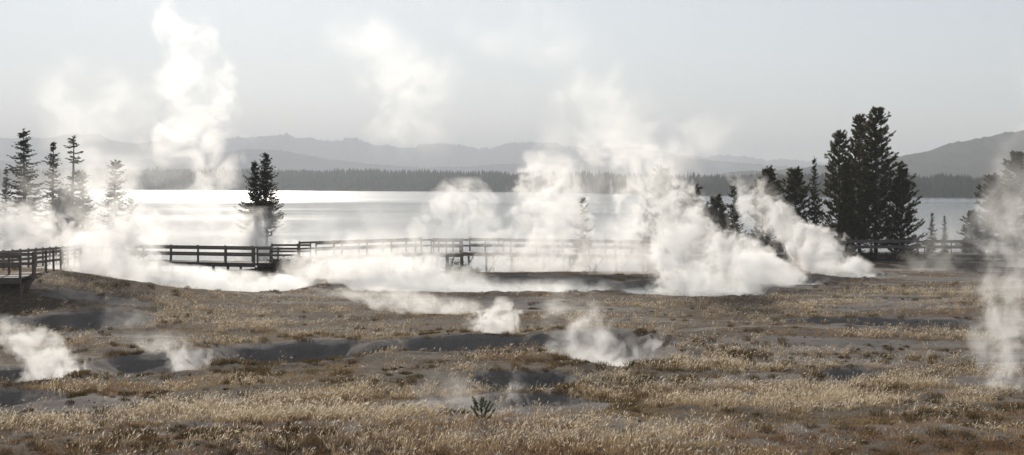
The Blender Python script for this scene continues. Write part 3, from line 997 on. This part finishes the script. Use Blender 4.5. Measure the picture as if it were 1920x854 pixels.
#STEAM
# ------------------------------------------------------------------ steam
def steam(keys, D, label, tau=3.0, depth=0.45, soft=0.35, amp=0.9, feat=26.0, warp=0.35, seed=0, g=0.52, name='steam_plume', kind_=None, cat='steam', maxdepth=2.6, halo=0.16, contrast=0.72, big=False, col=(0.965, 0.96, 0.952)):
    """keys: (photo row, centre column, half width, density) from the vent upwards."""
    ks = [(Zpx(y, D), X(cx, D), hw / F * D, de) for (y, cx, hw, de) in keys]
    z0, z1 = ks[0][0], ks[-1][0]; H = z1 - z0
    x0 = ks[0][1]
    rmean = sum(k[2] for k in ks) / len(ks)
    tt = [(k[0] - z0) / H for k in ks]
    cx = [k[1] - x0 for k in ks]; rx = [k[2] for k in ks]; de = [k[3] for k in ks]
    ry = [min(depth * r, maxdepth) for r in rx]
    # hull
    mb = MB(); ns = 14; pad = 0.10 + 0.18 * amp
    tq = np.linspace(0, 1, max(8, 3 * len(ks)))
    for t in tq:
        c = np.interp(t, tt, cx); r = np.interp(t, tt, rx); rr = np.interp(t, tt, ry)
        zz = t * H
        if t == 1: zz += 0.0
        for j in range(ns):
            a = 2 * math.pi * j / ns
            mb.v.append(Vector((c + r * (1 + pad) * math.cos(a), rr * (1 + pad) * math.sin(a), zz)))
    for i in range(len(tq) - 1):
        for j in range(ns):
            mb.f.append((i * ns + j, i * ns + (j + 1) % ns, (i + 1) * ns + (j + 1) % ns, (i + 1) * ns + j))
    mb.f.append(tuple(range(ns))[::-1]); e = (len(tq) - 1) * ns; mb.f.append(tuple(e + j for j in range(ns)))
    # material
    m, nt, out = new_mat('steam')
    L = nt.links.new
    tc = N(nt, 'TexCoord')
    off = N(nt, 'VectorMath', operation='ADD'); off.inputs[1].default_value = (seed * 7.3, seed * 3.1, seed * 5.7)
    L(tc.outputs['Object'], off.inputs[0])
    fs = feat / F * D
    amps = max(0.3, min(1.0, amp * 2.2 * fs / rmean)); ampl = 0.65 * amp

    def signed(vec, scale, detail, rough=0.55):
        n_ = noise_node(nt, vec, scale, detail, rough); n_.normalize = False
        return n_
    nA = signed(off.outputs[0], 1.0 / (fs * 3.0), 1.0)
    wv = N(nt, 'VectorMath', operation='SCALE'); L(nA.outputs['Color'], wv.inputs[0]); wv.inputs['Scale'].default_value = warp * fs * 2.2
    p = N(nt, 'VectorMath', operation='ADD'); L(tc.outputs['Object'], p.inputs[0]); L(wv.outputs[0], p.inputs[1])
    p2 = N(nt, 'VectorMath', operation='ADD'); L(off.outputs[0], p2.inputs[0]); L(wv.outputs[0], p2.inputs[1])
    nB = signed(p2.outputs[0], 1.0 / (fs * 1.3), 3.0, 0.62)
    bil = math_node(nt, 'MULTIPLY_ADD', nB.outputs['Fac'], 0.75, 0.15) if big else math_node(nt, 'ABSOLUTE', nB.outputs['Fac'])
    hole = N(nt, 'MapRange', interpolation_type='SMOOTHSTEP')
    hole.inputs[1].default_value = -0.22; hole.inputs[2].default_value = 0.30; hole.inputs[3].default_value = 1 - contrast; hole.inputs[4].default_value = 1 + contrast
    L(nB.outputs['Fac'], hole.inputs[0])
    sx = N(nt, 'SeparateXYZ'); L(p.outputs[0], sx.inputs[0])
    s0 = N(nt, 'SeparateXYZ'); L(tc.outputs['Object'], s0.inputs[0])
    t = math_node(nt, 'MULTIPLY', sx.outputs['Z'], 1.0 / H, clamp=True)
    t0 = math_node(nt, 'MULTIPLY', s0.outputs['Z'], 1.0 / H, clamp=True)

    def curve(tin, vals):
        lo, hi = min(vals), max(vals)
        if hi - lo < 1e-6: hi = lo + 1e-6
        fc = N(nt, 'FloatCurve'); cm = fc.mapping.curves[0]
        pts = cm.points
        while len(pts) < len(tt): pts.new(0.5, 0.5)
        for q, (a, v) in enumerate(zip(tt, vals)):
            pts[q].location = (a, (v - lo) / (hi - lo)); pts[q].handle_type = 'AUTO_CLAMPED'
        fc.mapping.update()
        L(tin, fc.inputs['Value'])
        return math_node(nt, 'MULTIPLY_ADD', fc.outputs[0], hi - lo, lo)
    cxn = curve(t, cx); rxn = curve(t, rx)
    dx = math_node(nt, 'DIVIDE', math_node(nt, 'SUBTRACT', sx.outputs['X'], cxn), rxn)
    dy = math_node(nt, 'DIVIDE', sx.outputs['Y'], math_node(nt, 'MINIMUM', math_node(nt, 'MULTIPLY', rxn, depth), maxdepth))
    r2 = math_node(nt, 'MULTIPLY_ADD', dx, dx, math_node(nt, 'MULTIPLY', dy, dy))
    shape = math_node(nt, 'SUBTRACT', 1.0, math_node(nt, 'SQRT', r2))
    shape = math_node(nt, 'ADD', shape, math_node(nt, 'MULTIPLY_ADD', bil, amps, -amps * 0.22))
    shape = math_node(nt, 'ADD', shape, math_node(nt, 'MULTIPLY', nA.outputs['Fac'], ampl))
    mr = N(nt, 'MapRange', interpolation_type='SMOOTHSTEP')
    sf = soft if big else max(0.05, min(soft, soft * 1.5 * fs / rmean))
    mr.inputs[1].default_value = 0.06; mr.inputs[2].default_value = 0.06 + sf
    L(shape, mr.inputs[0])
    mh = N(nt, 'MapRange', interpolation_type='SMOOTHSTEP')
    mh.inputs[1].default_value = 0.0; mh.inputs[2].default_value = 1.0
    L(math_node(nt, 'SUBTRACT', 1.0, math_node(nt, 'SQRT', r2)), mh.inputs[0])
    dn = math_node(nt, 'MULTIPLY_ADD', mh.outputs[0], halo, math_node(nt, 'MULTIPLY', mr.outputs[0], hole.outputs[0]))
    # nothing drifts beyond the plume's own envelope
    ex = math_node(nt, 'DIVIDE', math_node(nt, 'SUBTRACT', s0.outputs['X'], curve(t0, cx)), curve(t0, rx))
    ey = math_node(nt, 'DIVIDE', s0.outputs['Y'], math_node(nt, 'MINIMUM', math_node(nt, 'MULTIPLY', curve(t0, rx), depth), maxdepth))
    er = math_node(nt, 'SQRT', math_node(nt, 'MULTIPLY_ADD', ex, ex, math_node(nt, 'MULTIPLY', ey, ey)))
    me_ = N(nt, 'MapRange', interpolation_type='SMOOTHSTEP')
    me_.inputs[1].default_value = 1.24; me_.inputs[2].default_value = 0.88
    me_.inputs[3].default_value = 0.0; me_.inputs[4].default_value = 1.0
    L(er, me_.inputs[0])
    dn = math_node(nt, 'MULTIPLY', math_node(nt, 'MULTIPLY', dn, curve(t0, de)), me_.outputs[0])
    thick = 2 * min(rmean * depth, maxdepth)
    dn = math_node(nt, 'MULTIPLY', dn, tau / thick)
    vs = N(nt, 'VolumeScatter'); vs.inputs['Color'].default_value = (*col, 1); vs.inputs['Anisotropy'].default_value = g
    L(dn, vs.inputs['Density']); L(vs.outputs[0], out.inputs['Volume'])
    m.cycles.volume_step_rate = STEP
    o = link(name, mb.mesh(name), m, loc=(x0, D, z0))
    tag(o, label, cat, 'steam plumes from the hot springs' if kind_ is None else None, kind_)
    return o


STEP = 0.2
steam([(455,350,66,.8),(400,357,88,.9),(330,367,92,1.0),(270,375,92,.9),(210,382,88,.75),(150,372,86,.65),(100,348,80,.6),(55,342,72,.5),(20,310,72,.35),(-30,262,70,.2),(-70,250,70,0)], 124,
      'tallest white steam column rising past the mountains, left of the lone fir', tau=1.35, seed=1, soft=1.0, feat=40, contrast=0.6, big=True)
steam([(470,130,190,.8),(400,120,200,.75),(330,150,220,.6),(280,180,210,.4),(220,190,190,.3),(150,150,190,.2),(90,110,160,0)], 132,
      'broad thin steam veil drifting in front of the mountains over the spruces', tau=1.5, seed=2, soft=1.1, feat=45, contrast=0.5, big=True)
steam([(310,780,70,.1),(240,770,115,.5),(190,780,110,.75),(145,765,120,.9),(100,705,145,.85),(60,660,105,.6),(10,650,70,0)], 128,
      'detached cloud of steam hanging high in the sky between the columns', tau=0.55, seed=3, soft=1.1, feat=40, contrast=0.55, big=True)
steam([(400,1110,130,.5),(330,1130,160,.8),(260,1140,150,.7),(190,1120,150,.5),(120,1070,150,.35),(50,990,160,.2),(-20,940,150,0)], 130,
      'faint wide steam column rising over the middle of the mountains', tau=1.1, seed=4, soft=1.1, feat=45, contrast=0.5, big=True)
steam([(345,1290,60,.3),(300,1310,80,.6),(250,1330,85,.6),(205,1340,70,0)], 131,
      'faint small steam cloud before the mountains, nearer the tall pines', tau=0.5, seed=25, soft=1.0, feat=40, contrast=0.5, big=True)
steam([(528,1010,120,.7),(490,1010,120,.7),(440,1020,105,.7),(380,1030,88,.9),(335,1030,72,1),(303,1025,54,.7),(280,1020,36,0)], 97,
      'rounded steam billow rising in the middle in front of the boardwalk', tau=1.7, seed=5, soft=0.7)
steam([(562,1360,150,1),(520,1365,150,1),(470,1310,125,1),(420,1270,112,.95),(370,1235,105,.9),(320,1200,95,.7),(280,1165,90,.35),(240,1140,70,0)], 83,
      'thickest white steam bank rolling over the boardwalk left of the pines', tau=2.0, seed=6, soft=0.8)
steam([(524,1612,58,1),(505,1575,72,1),(470,1515,78,1),(440,1500,78,.95),(405,1448,56,.8),(370,1425,48,.65),(345,1412,40,.4),(320,1390,36,0)], 95,
      'leaning steam plume in front of the tall dark pines', tau=2.0, seed=7, soft=0.6, feat=24)
steam([(545,1490,62,1),(515,1450,62,.9),(485,1415,52,.7),(460,1395,42,.5),(435,1375,32,0)], 88,
      'low steam plume curling left from the small rimmed pool', tau=2.0, seed=8, soft=.4, feat=24)
steam([(562,410,190,1),(530,380,200,1),(505,280,150,.9),(480,195,80,.8),(455,180,70,.6),(425,175,60,0)], 82,
      'low white steam bank under the long straight boardwalk', tau=1.7, seed=9, soft=.5)
steam([(558,770,170,.9),(530,745,190,.9),(495,720,150,.7),(465,790,100,.25),(425,865,95,.55),(380,875,78,.9),(350,870,50,.6),(330,868,34,0)], 86,
      'steam bank over the long bright pool with a pointed top', tau=1.7, seed=10, soft=0.7)
steam([(558,900,260,1),(546,900,265,1),(534,900,250,.6),(520,890,230,0)], 81.5,
      'thin blanket of steam skimming the long bright pool', tau=1.0, seed=26, soft=.5, depth=.3)
steam([(545,620,110,.9),(490,650,115,.7),(460,670,95,.35),(425,680,75,0)], 90,
      'soft steam drifting past the pale stretch beyond the platform', tau=1.5, seed=20, soft=.6)
steam([(495,490,70,1),(455,490,85,1),(430,488,85,.95),(412,484,78,.45),(385,478,65,0)], 107,
      'soft steam hiding the foot of the lone fir', tau=2.6, seed=27, soft=.8, big=True, contrast=0.5)
steam([(505,80,125,.9),(465,80,120,1),(430,60,95,.9),(400,50,70,.6),(370,45,50,0)], 100,
      'billowing steam behind the left railing in front of the spruces', tau=2.2, seed=11, soft=.4)
steam([(520,200,125,.9),(460,205,120,.8),(410,200,110,.55),(360,195,90,.4),(320,210,80,.2),(285,230,70,0)], 76,
      'thin grey steam climbing through the left spruces', tau=2.1, seed=12, soft=.6)
steam([(740,100,82,1),(700,98,84,1),(670,80,82,.9),(640,50,78,.75),(612,20,60,.4),(585,0,50,0)], 44.5,
      'dense steam puff from the grey hollow at the left edge', tau=1.7, seed=13, soft=0.7)
steam([(705,350,44,1),(680,350,55,.8),(660,340,62,.5),(640,310,66,.25),(615,290,55,0)], 47,
      'small steam wisp from a hollow right of the dense edge puff', tau=0.9, seed=14, soft=.7)
steam([(640,210,60,.35),(600,225,60,.35),(560,235,50,0)], 60,
      'faint steam breath over the grass above the small wisp', tau=0.5, seed=28, soft=.8, contrast=0.5)
steam([(648,955,30,1),(625,935,50,1),(605,925,54,.9),(585,932,46,.8),(568,938,30,.5),(555,940,22,0)], 55.5,
      'small bright steam puff on the grass below the long pool', tau=1.5, seed=15, soft=0.7, feat=20)
steam([(618,900,45,.4),(592,850,85,.8),(572,790,115,.9),(555,730,115,.7),(535,690,90,0)], 66,
      'flat ragged steam drifting left from the small bright puff', tau=0.8, seed=16, soft=.7, feat=22)
steam([(710,1150,115,1),(680,1130,100,.9),(650,1110,82,.8),(620,1095,72,.7),(590,1085,66,.6),(560,1080,55,.3),(535,1080,45,0)], 49,
      'steam column from the grey hollow in the middle ground', tau=1.4, seed=17, soft=.8, contrast=0.4, big=True)
steam([(698,1205,38,.9),(670,1208,36,.7),(650,1215,34,.5),(630,1240,32,.3),(608,1250,25,0)], 50,
      'thin steam wisp beside the middle hollow column', tau=0.7, seed=18, soft=.7, feat=20)
steam([(805,900,110,.9),(770,890,100,.8),(740,860,90,.6),(712,840,75,.3),(685,825,60,0)], 37.5,
      'thin steam rising behind the pine sapling', tau=0.55, seed=19, soft=.9, contrast=0.6, big=True)
steam([(772,960,48,.6),(740,965,36,.6),(710,965,30,.3),(688,965,25,0)], 39,
      'narrow steam wisp from the round hollow behind the sapling', tau=0.4, seed=21, soft=.8, feat=20)
steam([(752,1885,55,1),(700,1885,66,1),(640,1885,76,.85),(570,1885,86,.75),(500,1880,95,.55),(420,1890,95,.32),(340,1905,85,.25),(250,1925,80,.22),(150,1950,80,.15),(60,1970,80,0)], 41,
      'tall soft steam column at the right edge in the foreground', tau=1.3, seed=22, soft=.9, feat=34, contrast=0.35, big=True)
steam([(545,1770,130,.6),(490,1770,100,.6),(440,1775,80,.4),(390,1780,70,0)], 98,
      'thin steam veil over the tiny spruces by the fence', tau=0.8, seed=23, soft=.9, contrast=0.4, big=True)
steam([(540,1890,90,.8),(480,1890,95,.9),(420,1890,90,.8),(350,1900,80,.5),(290,1910,70,0)], 103,
      'pale steam veil in front of the large hazy edge pine', tau=0.55, seed=29, soft=.9, contrast=.4, big=True)
steam([(545,1180,90,1),(510,1180,95,.9),(470,1175,90,.8),(435,1165,80,.5),(400,1150,70,0)], 94,
      'pale steam veiling the trestle legs left of the thickest bank', tau=1.4, seed=30, soft=.7, contrast=.6)
steam([(545,720,170,.8),(500,730,190,.8),(460,740,180,.6),(425,750,150,0)], 98,
      'thin drifting steam half veiling the railing between the wide platform and the overlook', tau=1.3, seed=32, soft=.9, contrast=.6, big=True)
steam([(470,340,170,.8),(440,350,190,.8),(410,350,190,.6),(375,350,170,0)], 114,
      'thin drifting steam over the water behind the long straight boardwalk', tau=.9, seed=33, soft=.9, contrast=.6, big=True)
steam([(545,1060,180,.8),(500,1070,190,.7),(455,1080,180,.5),(420,1090,150,0)], 100,
      'thin steam veil between the inner pool bank and the middle railing', tau=1.2, seed=34, soft=.9, contrast=.6, big=True)
steam([(475,130,140,.9),(430,135,150,.9),(380,140,150,.7),(330,150,140,.4),(285,160,120,0)], 115,
      'soft steam veil wrapped round the trunks of the left spruces', tau=1.1, seed=35, soft=.9, contrast=.5, big=True)
steam([(505,560,560,1),(450,560,580,1),(405,540,560,.6),(372,520,520,0)], 150,
      'thin pale mist lying on the lake behind the boardwalk', tau=0.8, depth=.15, seed=24, soft=1.0, name='lake_mist', kind_='stuff', cat='mist', feat=60, contrast=0.4, big=True)

# ------------------------------------------------------------------ haze
hb = MB(); x0, x1, y0, y1, z0, z1 = -9600, 9600, -450, 11900, -7.8, 330
hb.v = [Vector(p) for p in ((x0, y0, z0), (x1, y0, z0), (x1, y1, z0), (x0, y1, z0), (x0, y0, z1), (x1, y0, z1), (x1, y1, z1), (x0, y1, z1))]
hb.f = [(3, 2, 1, 0), (4, 5, 6, 7), (0, 1, 5, 4), (1, 2, 6, 5), (2, 3, 7, 6), (3, 0, 4, 7)]
m, nt, out = new_mat('haze_air')
pv = N(nt, 'VolumePrincipled')
pv.inputs['Color'].default_value = (0.90, 0.94, 1.0, 1); pv.inputs['Density'].default_value = 0.00029; pv.inputs['Anisotropy'].default_value = 0.12
nt.links.new(pv.outputs[0], out.inputs['Volume'])
tag(hb.build('haze', m), 'pale blue morning haze over the lake', 'haze', kind='stuff')

# ------------------------------------------------------------------ light, camera
w = bpy.data.worlds.new('World'); SC.world = w; w.use_nodes = True
nt = w.node_tree; nt.nodes.clear()
wo = nt.nodes.new('ShaderNodeOutputWorld'); bg = nt.nodes.new('ShaderNodeBackground'); sky = nt.nodes.new('ShaderNodeTexSky')
sky.sky_type = 'NISHITA'; sky.sun_disc = False; sky.sun_elevation = SUN_EL; sky.sun_rotation = SUN_AZ
sky.air_density = 1.0; sky.dust_density = 1.2; sky.ozone_density = 1.0; sky.altitude = 2300
bg.inputs['Strength'].default_value = 0.06
hs = nt.nodes.new('ShaderNodeHueSaturation'); hs.inputs['Saturation'].default_value = 0.42
nt.links.new(sky.outputs[0], hs.inputs['Color']); nt.links.new(hs.outputs[0], bg.inputs['Color']); nt.links.new(bg.outputs[0], wo.inputs['Surface'])

sd = bpy.data.lights.new('sun', 'SUN'); sd.energy = 2.9; sd.angle = math.radians(0.53); sd.color = (1.0, 0.92, 0.80)
so = bpy.data.objects.new('sun', sd); COL.objects.link(so)
dirv = Vector((math.sin(SUN_AZ) * math.cos(SUN_EL), math.cos(SUN_AZ) * math.cos(SUN_EL), math.sin(SUN_EL)))
so.rotation_euler = dirv.to_track_quat('Z', 'Y').to_euler(); so.location = (0, 0, 60)

cd = bpy.data.cameras.new('camera'); cd.sensor_width = 36.0; cd.lens = 36.0 * F / 1920.0
cd.shift_y = -(427.0 - HY) / 1920.0; cd.clip_start = 0.5; cd.clip_end = 30000
co = bpy.data.objects.new('camera', cd); COL.objects.link(co); co.location = (0, 0, CAMZ); co.rotation_euler = (math.pi / 2, 0, 0)
SC.camera = co

SC.view_settings.view_transform = 'Standard'; SC.view_settings.look = 'None'
SC.view_settings.exposure = 0.66; SC.view_settings.gamma = 1.0
cy = SC.cycles
cy.use_denoising = True; cy.denoiser = 'OPENIMAGEDENOISE'
cy.use_adaptive_sampling = True; cy.adaptive_threshold = 0.02; cy.adaptive_min_samples = 16
cy.max_bounces = 8; cy.diffuse_bounces = 2; cy.glossy_bounces = 2; cy.transmission_bounces = 3; cy.volume_bounces = 6; cy.transparent_max_bounces = 8
cy.volume_max_steps = 512; cy.volume_step_rate = 1.0
cy.sample_clamp_indirect = 6.0; cy.sample_clamp_direct = 20.0
cy.time_limit = 1100
